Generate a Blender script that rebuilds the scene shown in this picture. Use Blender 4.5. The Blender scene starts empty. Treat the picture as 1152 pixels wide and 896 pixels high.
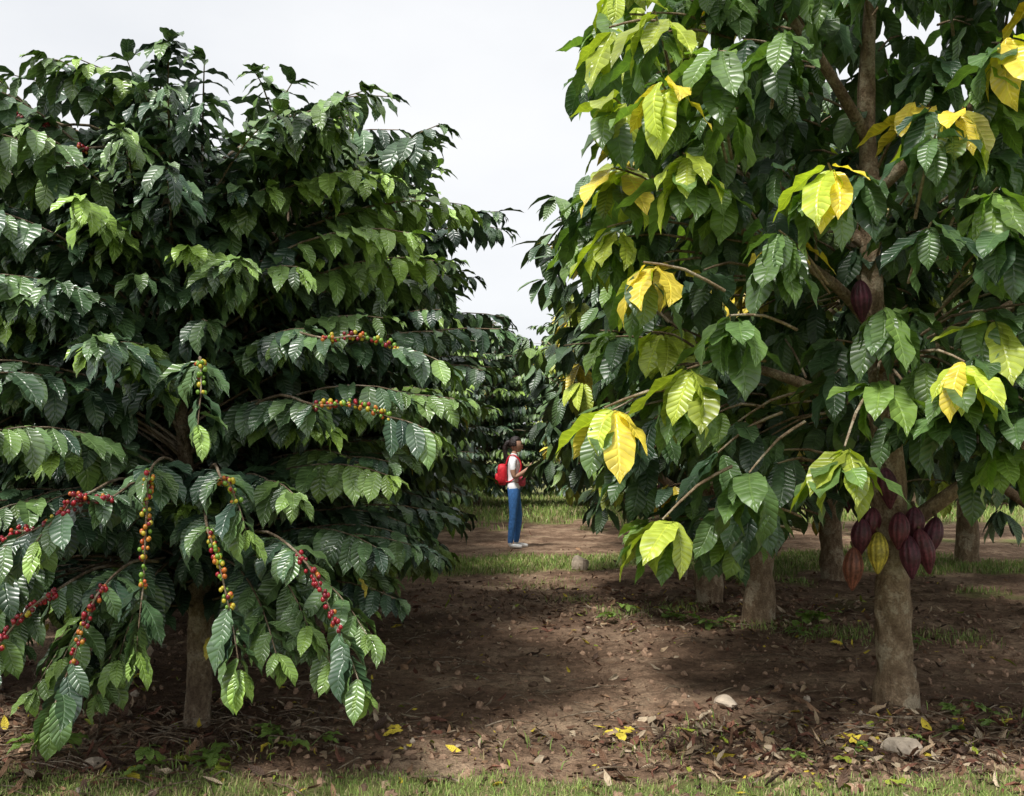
import bpy, math, random
import numpy as np
from mathutils import Vector

R = np.random.default_rng(7)
scene = bpy.context.scene

# ---------------------------------------------------------------- helpers
def vn(x, y, s=0):
    x = np.asarray(x, float); y = np.asarray(y, float)
    xi = np.floor(x); yi = np.floor(y); fx = x-xi; fy = y-yi
    fx = fx*fx*(3-2*fx); fy = fy*fy*(3-2*fy)
    def h(a, b):
        v = np.sin(a*127.1+b*311.7+s*74.7)*43758.5453
        return v-np.floor(v)
    return (h(xi, yi)*(1-fx)+h(xi+1, yi)*fx)*(1-fy)+(h(xi, yi+1)*(1-fx)+h(xi+1, yi+1)*fx)*fy
def fbm(x, y, s=0, o=4):
    t = 0; a = .5; n = 0
    for i in range(o):
        t = t+a*vn(x*2**i+i*13.7, y*2**i-i*7.3, s+i); n += a; a *= .5
    return t/n
def gh(x, y):
    x = np.asarray(x, float); y = np.asarray(y, float)
    d = np.clip(1-np.abs(y-10)/40, 0.2, 1)
    return d*(0.10*(fbm(x*.45, y*.45, 3, 2)-.5)+0.05*(fbm(x*2.2, y*2.2, 5, 3)-.5)+0.038*(fbm(x*9, y*9, 9, 3)-.5))
def nrm(a):
    return a/np.maximum(np.linalg.norm(a, axis=-1, keepdims=True), 1e-9)

class MB:
    def __init__(s):
        s.V = []; s.F = []; s.C = []; s.U = []; s.M = []; s.n = 0
    def add(s, V, F, C, U=None, m=0):
        V = np.asarray(V, np.float32).reshape(-1, 3); F = np.asarray(F, np.int32).reshape(-1, 4)
        C = np.asarray(C, np.float32)
        if C.ndim == 1: C = np.tile(C, (len(V), 1))
        if U is None: U = np.zeros((len(V), 3), np.float32)
        s.V.append(V); s.F.append(F+s.n); s.C.append(C[:, :3]); s.U.append(np.asarray(U, np.float32))
        s.M.append(np.full(len(F), m, np.int32)); s.n += len(V)
    def mesh(s, name, mats, smooth=True):
        V = np.concatenate(s.V); F = np.concatenate(s.F); C = np.concatenate(s.C); U = np.concatenate(s.U); M = np.concatenate(s.M)
        me = bpy.data.meshes.new(name)
        me.vertices.add(len(V)); me.vertices.foreach_set("co", V.ravel())
        me.loops.add(len(F)*4); me.loops.foreach_set("vertex_index", F.ravel())
        me.polygons.add(len(F)); me.polygons.foreach_set("loop_start", np.arange(len(F), dtype=np.int32)*4)
        me.update(calc_edges=True)
        for mt in mats: me.materials.append(mt)
        me.polygons.foreach_set("material_index", M)
        me.polygons.foreach_set("use_smooth", np.full(len(F), smooth, bool))
        a = me.attributes.new("lcol", 'FLOAT_COLOR', 'POINT')
        a.data.foreach_set("color", np.concatenate([C, np.ones((len(C), 1), np.float32)], 1).ravel())
        a = me.attributes.new("luv", 'FLOAT_VECTOR', 'POINT')
        a.data.foreach_set("vector", U.ravel())
        me.update()
        return me

def obj(name, data, parent=None, loc=(0, 0, 0), rz=0, sc=1):
    o = bpy.data.objects.new(name, data)
    scene.collection.objects.link(o)
    o.location = loc; o.rotation_euler = (0, 0, rz)
    o.scale = (sc, sc, sc) if not hasattr(sc, '__len__') else sc
    if parent: o.parent = parent
    return o

def shape(T, a, b, tip):
    w = T**a*(1-T)**b; w = w/w.max()
    k = np.clip((T-.76)/.2, 0, 1); w = w*(1-tip*k*k*(3-2*k))
    return np.maximum(w, .02)
COF_T = np.array([0, .04, .11, .2, .32, .45, .58, .7, .8, .88, .95, 1.0]); COF_W = shape(COF_T, .7, .8, .55)
COC_T = np.array([0, .03, .08, .16, .26, .38, .5, .62, .73, .82, .89, .95, 1.0]); COC_W = shape(COC_T, .62, .62, .62)
LOW_T = np.array([0, .18, .5, .82, 1.0]); LOW_W = np.array([.06, .66, 1, .55, .02])

def leaves(B, P, A, N, L, W, curl, fold, C, T=COF_T, WW=COF_W, wav=.06, m=0):
    n = len(P)
    if n == 0: return
    A = nrm(A); N = nrm(N-(N*A).sum(1, keepdims=True)*A); S = np.cross(A, N)
    L = np.broadcast_to(L, (n,)); W = np.broadcast_to(W, (n,)); curl = np.broadcast_to(curl, (n,)); fold = np.broadcast_to(fold, (n,))
    dt = np.diff(T); tm = (T[1:]+T[:-1])/2
    th = curl[:, None]*tm[None]
    x = np.concatenate([np.zeros((n, 1)), np.cumsum(np.cos(th)*dt, 1)], 1)
    z = np.concatenate([np.zeros((n, 1)), -np.cumsum(np.sin(th)*dt, 1)], 1)
    tw = R.uniform(-.3, .3, n)
    c = P[:, None]+L[:, None, None]*(x[..., None]*A[:, None]+z[..., None]*N[:, None]+(tw[:, None]*T[None]**2*.5)[..., None]*S[:, None])
    tt = curl[:, None]*T[None]
    ln = N[:, None]*np.cos(tt)[..., None]+A[:, None]*np.sin(tt)[..., None]
    w = W[:, None]*.5*WW[None]
    fr = R.uniform(13, 20, n)
    out = []
    for sgn in (-1, 0, 1):
        if sgn == 0: out.append(c); continue
        ph = R.uniform(0, 6.28, n)
        f = fold[:, None]+wav*4*np.sin(T[None]*fr[:, None]+ph[:, None])
        out.append(c+sgn*S[:, None]*(w*np.cos(f))[..., None]+ln*(w*np.sin(f))[..., None])
    V = np.stack(out, 2)
    r = len(T)
    base = np.arange(n)[:, None]*(r*3)
    q = []
    for i in range(r-1):
        for j in range(2):
            q.append([i*3+j, i*3+j+1, (i+1)*3+j+1, (i+1)*3+j])
    q = np.array(q)
    F = (base[:, :, None]+q[None]).reshape(-1, 4)
    U = np.zeros((n, r, 3, 3), np.float32)
    U[..., 0] = np.array([-1, 0, 1])[None, None, :]
    U[..., 1] = T[None, :, None]
    U[..., 2] = R.random(n)[:, None, None]
    Cc = np.repeat(np.asarray(C, np.float32), r*3, axis=0)
    B.add(V.reshape(-1, 3), F, Cc, U.reshape(-1, 3), m)

def tube(B, pts, rad, sides=8, col=(.2, .15, .1), m=0, sub=4, rough=0.0):
    pts = np.asarray(pts, float); rad = np.asarray(rad, float)
    if sub > 1:
        n = len(pts); P = []; Q = []
        for i in range(n-1):
            p0 = pts[max(i-1, 0)]; p1 = pts[i]; p2 = pts[i+1]; p3 = pts[min(i+2, n-1)]
            for k in range(sub):
                t = k/sub
                P.append(.5*((2*p1)+(-p0+p2)*t+(2*p0-5*p1+4*p2-p3)*t*t+(-p0+3*p1-3*p2+p3)*t**3)); Q.append(rad[i]*(1-t)+rad[i+1]*t)
        P.append(pts[-1]); Q.append(rad[-1]); pts = np.array(P); rad = np.array(Q)
    n = len(pts)
    tan = nrm(np.gradient(pts, axis=0))
    ref = np.array([0.0, 0, 1.0]) if abs(tan[0, 2]) < .8 else np.array([1.0, 0, 0])
    V = []
    a = np.arange(sides)/sides*2*np.pi
    for i in range(n):
        s = np.cross(tan[i], ref); s /= np.linalg.norm(s)+1e-9; u = np.cross(s, tan[i]); ref = u
        rr = rad[i]*(1+rough*(vn(np.cos(a)*1.6+9, np.sin(a)*1.6+i*.4, 4)-.5)*2)
        V.append(pts[i]+(np.cos(a)*rr)[:, None]*s+(np.sin(a)*rr)[:, None]*u)
    V = np.concatenate(V)
    i = np.arange(n-1)[:, None]; j = np.arange(sides)[None]
    F = np.stack([i*sides+j, i*sides+(j+1) % sides, (i+1)*sides+(j+1) % sides, (i+1)*sides+j], -1).reshape(-1, 4)
    B.add(V, F, col, None, m)

# ---------------------------------------------------------------- materials
def newmat(name):
    m = bpy.data.materials.new(name); m.use_nodes = True
    nt = m.node_tree; nt.nodes.clear()
    return m, nt
def N_(nt, t, **k):
    n = nt.nodes.new(t)
    for a, b in k.items():
        if a in n.inputs: n.inputs[a].default_value = b
        else: setattr(n, a, b)
    return n
def math_(nt, op, a, b=None, c=None):
    n = nt.nodes.new('ShaderNodeMath'); n.operation = op
    for i, v in enumerate((a, b, c)):
        if v is None: continue
        if isinstance(v, (int, float)): n.inputs[i].default_value = v
        else: nt.links.new(v, n.inputs[i])
    return n.outputs[0]
def mixc(nt, f, a, b, bt='MIX'):
    n = nt.nodes.new('ShaderNodeMix'); n.data_type = 'RGBA'; n.blend_type = bt
    for i, v in ((0, f), (6, a), (7, b)):
        if isinstance(v, (int, float)): n.inputs[i].default_value = v
        elif isinstance(v, tuple): n.inputs[i].default_value = (*v, 1)
        else: nt.links.new(v, n.inputs[i])
    return n.outputs[2]
def ramp(nt, v, stops):
    n = nt.nodes.new('ShaderNodeValToRGB'); e = n.color_ramp.elements
    while len(e) < len(stops): e.new(.5)
    for i, (p, c) in enumerate(stops):
        e[i].position = p; e[i].color = (*c, 1) if isinstance(c, tuple) else (c, c, c, 1)
    nt.links.new(v, n.inputs[0]); return n.outputs[0]
def noise(nt, scale, detail=4, vec=None, rough=.55):
    n = N_(nt, 'ShaderNodeTexNoise'); n.inputs['Scale'].default_value = scale; n.inputs['Detail'].default_value = detail
    n.inputs['Roughness'].default_value = rough
    if vec is not None: nt.links.new(vec, n.inputs['Vector'])
    return n.outputs[0]

def leaf_mat(name, nv=9, rough=.36, trans=.22, bumpd=.006, spec=.5):
    m, nt = newmat(name); L = nt.links.new
    at = N_(nt, 'ShaderNodeAttribute', attribute_name='lcol'); uv = N_(nt, 'ShaderNodeAttribute', attribute_name='luv')
    sp = N_(nt, 'ShaderNodeSeparateXYZ'); L(uv.outputs['Vector'], sp.inputs[0])
    au = math_(nt, 'ABSOLUTE', sp.outputs[0])
    ph = math_(nt, 'SUBTRACT', math_(nt, 'MULTIPLY', sp.outputs[1], float(nv)), math_(nt, 'MULTIPLY', au, 1.3))
    s = math_(nt, 'ABSOLUTE', math_(nt, 'SINE', math_(nt, 'MULTIPLY', ph, math.pi)))
    s2 = math_(nt, 'POWER', s, .6)
    rib = math_(nt, 'MINIMUM', math_(nt, 'MULTIPLY', au, 9.0), 1.0)
    h = math_(nt, 'MULTIPLY', s2, rib)
    geo = N_(nt, 'ShaderNodeTexCoord')
    nz = noise(nt, 18, 1, geo.outputs['Object'])
    vein = math_(nt, 'SUBTRACT', 1.0, h)
    vein = math_(nt, 'POWER', vein, 2.2)
    light = mixc(nt, 1.0, at.outputs['Color'], (1.6, 1.5, 1.3), 'MULTIPLY')
    c = mixc(nt, math_(nt, 'MULTIPLY', vein, .75), at.outputs['Color'], light)
    c = mixc(nt, 1.0, c, ramp(nt, nz, [(.3, .74), (.7, 1.2)]), 'MULTIPLY')
    bp = N_(nt, 'ShaderNodeBump'); bp.inputs['Strength'].default_value = .8; bp.inputs['Distance'].default_value = bumpd
    L(h, bp.inputs['Height'])
    p = N_(nt, 'ShaderNodeBsdfPrincipled'); L(c, p.inputs['Base Color']); L(bp.outputs[0], p.inputs['Normal'])
    p.inputs['Specular IOR Level'].default_value = spec
    L(math_(nt, 'MULTIPLY_ADD', nz, .25, rough-.12), p.inputs['Roughness'])
    o = N_(nt, 'ShaderNodeOutputMaterial')
    if trans > 0:
        t = N_(nt, 'ShaderNodeBsdfTranslucent'); L(mixc(nt, 1.0, c, (1.8, 2.0, .7), 'MULTIPLY'), t.inputs[0])
        mx = N_(nt, 'ShaderNodeMixShader'); mx.inputs[0].default_value = trans
        L(p.outputs[0], mx.inputs[1]); L(t.outputs[0], mx.inputs[2]); L(mx.outputs[0], o.inputs[0])
    else: L(p.outputs[0], o.inputs[0])
    return m

def simple(name, col, rough=.6, ns=20, var=.3, bump=0., spec=.5, attr=False):
    m, nt = newmat(name); L = nt.links.new
    tc = N_(nt, 'ShaderNodeTexCoord'); nz = noise(nt, ns, 3, tc.outputs['Object'])
    if attr:
        at = N_(nt, 'ShaderNodeAttribute', attribute_name='lcol'); base = at.outputs['Color']
    else: base = col
    c = mixc(nt, 1.0, base, ramp(nt, nz, [(.3, 1-var), (.7, 1+var)]), 'MULTIPLY')
    p = N_(nt, 'ShaderNodeBsdfPrincipled'); L(c, p.inputs['Base Color']); p.inputs['Roughness'].default_value = rough
    p.inputs['Specular IOR Level'].default_value = spec
    if bump:
        b = N_(nt, 'ShaderNodeBump'); b.inputs['Distance'].default_value = bump; L(nz, b.inputs['Height']); L(b.outputs[0], p.inputs['Normal'])
    o = N_(nt, 'ShaderNodeOutputMaterial'); L(p.outputs[0], o.inputs[0])
    return m

def bark_mat(name, c1, c2, c3):
    m, nt = newmat(name); L = nt.links.new
    tc = N_(nt, 'ShaderNodeTexCoord'); mp = N_(nt, 'ShaderNodeMapping'); mp.inputs['Scale'].default_value = (1, 1, .5)
    L(tc.outputs['Object'], mp.inputs[0])
    n1 = noise(nt, 26, 7, mp.outputs[0], .7); n2 = noise(nt, 6, 5, tc.outputs['Object'], .65); n3 = noise(nt, 90, 4, tc.outputs['Object'])
    c = ramp(nt, n1, [(.32, c1), (.55, c2), (.75, c3)])
    c = mixc(nt, ramp(nt, n2, [(.52, 0.), (.58, .7)]), c, c3)
    c = mixc(nt, ramp(nt, n2, [(.38, .6), (.45, 0.)]), c, c1)
    c = mixc(nt, 1.0, c, ramp(nt, n3, [(.3, .7), (.7, 1.25)]), 'MULTIPLY')
    b = N_(nt, 'ShaderNodeBump'); b.inputs['Distance'].default_value = .03; b.inputs['Strength'].default_value = 1
    L(math_(nt, 'ADD', n1, math_(nt, 'MULTIPLY', n3, .3)), b.inputs['Height'])
    p = N_(nt, 'ShaderNodeBsdfPrincipled'); L(c, p.inputs['Base Color']); p.inputs['Roughness'].default_value = .85; L(b.outputs[0], p.inputs['Normal'])
    p.inputs['Specular IOR Level'].default_value = .25
    o = N_(nt, 'ShaderNodeOutputMaterial'); L(p.outputs[0], o.inputs[0])
    return m

M_cof = leaf_mat('coffee_leaf', 9, .36, 0, .0035, .95)
M_coc = leaf_mat('cocoa_leaf', 11, .38, .22, .004, .85)
M_cocb_ = leaf_mat('cocoa_leaf_far', 11, .40, 0, .004, .8)
M_dry = leaf_mat('dry_leaf', 8, .7, 0, .004, .25)
M_gr = simple('grass_blade', None, .55, 3, .25, attr=True, spec=.3)
M_cofb = bark_mat('coffee_bark', (.10, .066, .042), (.25, .185, .12), (.42, .35, .26))
M_cocb = bark_mat('cocoa_bark', (.16, .105, .062), (.33, .24, .15), (.52, .44, .31))
M_berry = simple('coffee_cherry', None, .28, 30, .2, attr=True)
M_pod = simple('cocoa_pod_skin', None, .45, 60, .4, .004, attr=True, spec=.4)
M_clod = simple('soil_clod', None, .95, 30, .3, .004, attr=True, spec=.2)
M_rock = simple('rock_face', (.52, .43, .33), .85, 14, .35, .02, .3)

# ---------------------------------------------------------------- colour
def green(n, young=0., base='coffee'):
    d = np.array([.029, .062, .040]) if base == 'coffee' else np.array([.034, .074, .038])
    l = np.array([.082, .160, .064]) if base == 'coffee' else np.array([.105, .195, .060])
    y = np.array([.28, .44, .07])
    k = R.random(n)[:, None]**1.5
    c = d*(1-k)+l*k
    yy = np.clip(np.broadcast_to(young, (n,))+R.normal(0, .08, n), 0, 1)[:, None]
    c = c*(1-yy)+y*yy
    return c*R.uniform(.8, 1.2, n)[:, None]
YEL = np.array([.85, .68, .08]); YG = np.array([.48, .58, .07]); PALE = np.array([.84, .76, .38])

# ---------------------------------------------------------------- coffee tree
def spray(LB, WB, pts, r0=.007, llen=.19, young=0., s0=.3, tuft=True, T=COF_T, WW=COF_W, step=.055, bark=1, cadd=0):
    pts = np.asarray(pts, float)
    k = 9
    tt = np.linspace(0, 1, k)
    path = (1-tt)[:, None]**2*pts[0]+2*((1-tt)*tt)[:, None]*pts[1]+(tt**2)[:, None]*pts[2]
    if bark: tube(WB, path, np.linspace(r0, .0025, k), 4, (.2, .2, .1), sub=1)
    d = np.linalg.norm(np.diff(path, axis=0), axis=1); cum = np.concatenate([[0], np.cumsum(d)]); Ln = cum[-1]
    ss = np.arange(s0*Ln, Ln, step)
    P = np.stack([np.interp(ss, cum, path[:, i]) for i in range(3)], 1)
    tan = nrm(np.gradient(path, axis=0)); TN = nrm(np.stack([np.interp(ss, cum, tan[:, i]) for i in range(3)], 1))
    up = np.array([0, 0, 1.0])
    side = nrm(np.cross(TN, up)+1e-6)
    n = len(ss)
    f = ss/Ln
    for sg in (-1, 1):
        keep = R.random(n) > .08
        q = keep.sum()
        A = TN*R.uniform(.3, .8, (n, 1))+side*sg*R.uniform(.5, .95, (n, 1))+up*R.uniform(-.95, -.05, (n, 1))+R.normal(0, .12, (n, 3))
        Nn = up+side*sg*.45+TN*.35+R.normal(0, .15, (n, 3))
        L = llen*R.uniform(.72, 1.15, n)*(1-.35*np.clip((f-.85)/.15, 0, 1))
        leaves(LB, P[keep], A[keep], Nn[keep], L[keep], L[keep]*R.uniform(.40, .5, q), R.uniform(.3, 1.3, q)+cadd, R.uniform(.12, .4, q),
               green(q, young*np.clip((f[keep]-.4)*2, 0, 1)), T, WW, .05)
    if tuft:
        q = R.integers(3, 6)
        a = R.uniform(0, 6.28, q)
        A = TN[-1]*.9+side[-1]*np.cos(a)[:, None]*.6+up*(np.sin(a)[:, None]*.4-.15)
        L = llen*R.uniform(.4, .9, q)
        leaves(LB, np.tile(path[-1], (q, 1)), A, np.tile(up+TN[-1]*.3, (q, 1)), L, L*.4, R.uniform(.4, 1.3, q), .3, green(q, young*1.3+.12), T, WW, .05)

def coffee_tree(prof, ns, seed, hero=False, avoid=None, ll=.2, step=.055):
    """prof: list of (z, radius)"""
    global R
    R = np.random.default_rng(seed)
    LB, WB = MB(), MB()
    z0 = prof[0][0]; H = prof[-1][0]
    pz = np.array([p[0] for p in prof]); pr = np.array([p[1] for p in prof])
    stems = []
    nst = 3
    tube(WB, [(0, 0, -.1), (.0, 0, .03), (.01, 0, .35), (.0, .01, .75)], [.095, .074, .062, .052], 16, sub=5, rough=.2)
    for i in range(nst):
        a = i*2.1+seed
        e = np.array([math.cos(a)*.5*pr[-3], math.sin(a)*.5*pr[-3], H-.2])
        m = e*np.array([.45, .45, .55])
        st = np.array([[0, 0, .68], m, e]); stems.append(st)
        tube(WB, [(0, 0, .6), (m[0]*.5, m[1]*.5, .6+(m[2]-.6)*.5), m, e*.75+m*.25, e], [.05, .042, .034, .022, .006], 8, sub=3, rough=.1)
    T, WW = (COF_T, COF_W) if hero else (LOW_T, LOW_W)
    for i in range(ns):
        u = (i+.5)/ns
        z = z0+(H-z0)*u**.95
        az = i*2.39996+R.uniform(-.3, .3)
        ph = vn(np.floor((az % 6.283)/.8)*7.7, seed*1.3, 5)*.34
        tz = np.round((z-ph)/.34)*.34+ph            # foliage gathers in tiers
        z = float(z*.2+tz*.8)+R.uniform(-.05, .05)
        z = min(max(z, z0-.05), H)
        rad = np.interp(z, pz, pr)
        clump = .68+.54*vn(az*1.3+9, z*2.4, seed)
        layer = R.choice([1.0, .8, .55], p=[.68, .2, .12])
        rr = rad*clump*layer*R.uniform(.88, 1.12)
        tip = np.array([math.cos(az)*rr, math.sin(az)*rr, z])
        if avoid is not None and avoid(tip): continue
        st = stems[i % nst]
        hfrac = (z-z0)/(H-z0)
        zb = max(.55, z-.1-.5*hfrac+R.uniform(-.1, .1)) if z > .8 else .65
        tb = (zb-.68)/(H-.83); tb = min(max(tb, 0), .97)
        b = st[0]*(1-tb)+st[2]*tb; b[2] = zb
        mid = b*.4+tip*.6+np.array([0, 0, .20+.12*R.random()])
        if hfrac > .35: yg = R.choice([.03, .3, .8], p=[.55, .27, .18])
        else: yg = R.choice([.0, .25, .6], p=[.65, .22, .13])
        spray(LB, WB, [b, mid, tip], .009, ll, yg, .4 if layer == 1 else .2, True, T, WW, step)
    for i in range(24 if hero else 9):
        az = R.uniform(0, 6.28); rr = np.interp(H-.3, pz, pr)*R.uniform(0, 1)**.5
        b = np.array([math.cos(az)*rr*.6, math.sin(az)*rr*.6, H-.5]); t = np.array([math.cos(az)*rr, math.sin(az)*rr, H+R.uniform(-.22, .02)-.08*rr])
        spray(LB, WB, [b, (b+t)/2+np.array([0, 0, .1]), t], .007, ll*.95, R.choice([.1, .5]), .3, True, T, WW, step, cadd=.5)
    q = 10
    a = R.uniform(0, 6.28, q); zz = R.uniform(z0, H-.4, q); rr = np.interp(zz, pz, pr)*.85
    P = np.stack([np.cos(a)*rr, np.sin(a)*rr, zz], 1)
    leaves(LB, P, np.stack([np.cos(a), np.sin(a), -np.ones(q)], 1), np.tile([0, 0, 1.], (q, 1))+.1, .11, .05, .6, .3, np.tile(YEL*.6, (q, 1)), T, WW)
    return LB, WB

BER = [  # fruiting branch segments on the near side of the tree, world coordinates (start, end, ripeness)
    ((-.80, 4.28, 1.96), (-.50, 4.25, 1.92), .5), ((-.83, 4.22, 1.67), (-.52, 4.2, 1.62), .5),
    ((-1.235, 3.95, 1.82), (-1.212, 3.88, 1.70), .4), ((-1.407, 3.86, 1.39), (-1.40, 3.78, .967), .55),
    ((-1.58, 3.92, 1.29), (-1.80, 3.84, 1.19), .85), ((-1.18, 3.86, 1.17), (-1.07, 3.76, .89), .5),
    ((-.84, 3.92, 1.07), (-.66, 3.80, .79), .9), ((-1.80, 3.9, .92), (-2.0, 3.84, .70), .9), ((-1.58, 3.84, .95), (-1.66, 3.76, .68), .75),
    ((-2.15, 4.6, 2.98), (-2.32, 4.62, 3.02), .9), ((-1.95, 4.55, 2.86), (-2.02, 4.5, 2.78), .9), ((-1.66, 3.86, 1.30), (-1.72, 3.82, 1.24), .8), ((-1.15, 3.95, 1.36), (-1.08, 3.9, 1.28), .6), ((-1.9, 3.95, 1.16), (-2.02, 3.9, 1.10), .85)]
TA = np.array([-1.67, 5.3, 0.])
def avoid(tip):
    p = tip+TA
    for a, b, _ in BER[:9]:
        a = np.array(a); b = np.array(b)
        for t in (0, .33, .66, 1):
            q = a*(1-t)+b*t
            if abs(p[0]-q[0]) < .11 and -.07 < p[2]-q[2] < .2 and p[1] < q[1]+.4: return True
    if tip[1] < 0 and abs(tip[0]+tip[1]*.315) < .22 and tip[2] < .95: return True
    return False

profA = [(.58, .95), (.8, 1.22), (1.3, 1.33), (2.0, 1.32), (2.6, 1.28), (2.95, 1.22), (3.15, 1.12), (3.3, .9)]
LB, WB = coffee_tree(profA, 350, 11, True, avoid, .21)
BB = MB()
def sphere_t(nu=8, nv=6):
    V = []
    for i in range(nv+1):
        ph = math.pi*i/nv
        for j in range(nu):
            th = 2*math.pi*j/nu
            V.append((max(math.sin(ph), .02)*math.cos(th), max(math.sin(ph), .02)*math.sin(th), math.cos(ph)))
    F = [(i*nu+j, (i+1)*nu+j, (i+1)*nu+(j+1) % nu, i*nu+(j+1) % nu) for i in range(nv) for j in range(nu)]
    return np.array(V), np.array(F)
SV, SF = sphere_t()
def berries(BB, a, b, ripe):
    ln = np.linalg.norm(b-a); n = int(ln/.030)+1
    up = np.array([0, 0, 1.])
    t = (b-a)/ln; s = np.cross(t, up); s /= np.linalg.norm(s); u = np.cross(s, t)
    for i in range(n+1):
        f = i/n
        c = a*(1-f)+b*f+np.array([0, 0, .03*math.sin(f*3.14)])
        for k in range(R.integers(2, 9)):
            an = R.uniform(0, 6.28); rr = R.uniform(.008, .019)
            p = c+s*math.cos(an)*rr+u*math.sin(an)*rr+t*R.normal(0, .006)
            v = np.clip(ripe+R.normal(0, .28)-.25*f*(ripe < .7), 0, 1)
            if v > .6: col = (.27*R.uniform(.5, 1.2), .012, .022)
            elif v > .38: col = (.42, .12*R.uniform(.5, 1.5), .02)
            elif v > .2: col = (.45, .36, .03)
            else: col = (.14, .26, .03)
            r = R.uniform(.0068, .0102)
            BB.add(SV*r*np.array([1, 1, 1.15])+p, SF, col)
for a, b, rp in BER:
    a = np.array(a)-TA; b = np.array(b)-TA
    d = nrm(b-a)
    inn = a*np.array([.5, .5, 1])+np.array([0, 0, .02])
    tube(WB, [inn, (inn+a)/2+np.array([0, 0, .05]), a, (a+b)/2+np.array([0, 0, .03]), b], [.008, .007, .005, .004, .003], 5, sub=3)
    spray(LB, WB, [inn, (inn+a)/2+np.array([0, 0, .05]), a], .004, .19, .1, .3, False, bark=0, step=.05)
    berries(BB, a, b, rp)
    big = np.linalg.norm(b-a) > .15
    end = b+d*(.2 if big else .1)+np.array([0, -.04, -.04])
    spray(LB, WB, [b, (b+end)/2+np.array([0, 0, .02]), end], .004, .19, .45, .02, True, step=.05)
for x, z in ((-2.15, .62), (-1.95, .5), (-1.75, .45), (-1.65, .6), (-2.3, .75), (-.95, .66), (-.75, .6), (-2.45, .55), (-.85, .75), (-1.85, .62), (-.6, .72)):
    tip = np.array([x, 4.0+R.uniform(-.1, .2), z])-TA
    b = tip*np.array([.3, .3, 0])+np.array([0, 0, .95])
    spray(LB, WB, [b, tip*np.array([.75, .75, 1])+np.array([0, 0, .35]), tip], .008, .2, .3, .35)
def add_tree(name, parts, loc, rz=0, sc=1, parent=None):
    z = float(gh(loc[0], loc[1]))
    e = obj(name, None, parent, (loc[0], loc[1], z-.02), rz, sc)
    for nm, me in parts: obj(nm, me, e)
    return e
heroA = [('trunk_and_branches', WB.mesh('coffee_wood', [M_cofb])), ('foliage', LB.mesh('coffee_foliage', [M_cof])), ('coffee_cherries', BB.mesh('coffee_cherries', [M_berry]))]
add_tree('coffee_tree', heroA, (TA[0], TA[1]))

profB = [(.35, .9), (.7, 1.1), (1.3, 1.18), (2.1, 1.2), (2.8, 1.12), (3.25, .9), (3.55, .5)]
cof_gen = []
for sd in (21, 22):
    LB, WB = coffee_tree(profB, 250, sd, sd == 21, None, .21, .062)
    cof_gen.append([('trunk_and_branches', WB.mesh('coffee_wood', [M_cofb])), ('foliage', LB.mesh('coffee_foliage', [M_cof]))])
for x, y, g, rz, s in [(-3.35, 5.9, 0, 1, .93), (-1.48, 7.9, 0, 2.6, 1.10), (-3.5, 8.3, 1, .5, 1.05), (-1.95, 10.3, 1, 4, 1.05), (-1.98, 12.9, 1, 5, 1.08), (-4.1, 10.8, 1, 2, 1.2),
                       (-2.0, 15.6, 1, 3.3, 1.12), (-2.0, 18.6, 1, .3, 1.2), (-2.0, 22, 1, 1.3, 1.25)]:
    add_tree('coffee_tree', cof_gen[g], (x, y), rz, s)

# ---------------------------------------------------------------- cocoa tree
def cluster(LB, tip, out, n, llen, cols, T=COC_T, WW=COC_W):
    up = np.array([0, 0, 1.])
    out = nrm(out); side = nrm(np.cross(out, up)+1e-6)
    a = np.linspace(-1.9, 1.9, n)+R.uniform(-.3, .3, n)
    rad = out*np.cos(a)[:, None]+side*np.sin(a)[:, None]
    A = rad*R.uniform(.45, .95, (n, 1))+up*R.uniform(-1.3, -.2, (n, 1))+out*.15
    L = llen*R.uniform(.65, 1.1, n)
    Nn = up*1.0+rad*.8+R.normal(0, .15, (n, 3))
    P = tip+rad*.015-out*R.uniform(0, .12, (n, 1))
    leaves(LB, P, A, Nn, L, L*R.uniform(.37, .46, n), R.uniform(.2, 1.1, n), R.uniform(.08, .35, n), cols, T, WW, .05)

def twig(WB, a, b, r=.007):
    d = np.linalg.norm(a-b)
    if d > .4: a = b+(a-b)*(.4/d)
    m = (a+b)/2+np.array([0, 0, .03])
    tube(WB, [a, m, b], [r*.8, r*.7, r*.45], 4, sub=2)

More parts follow.
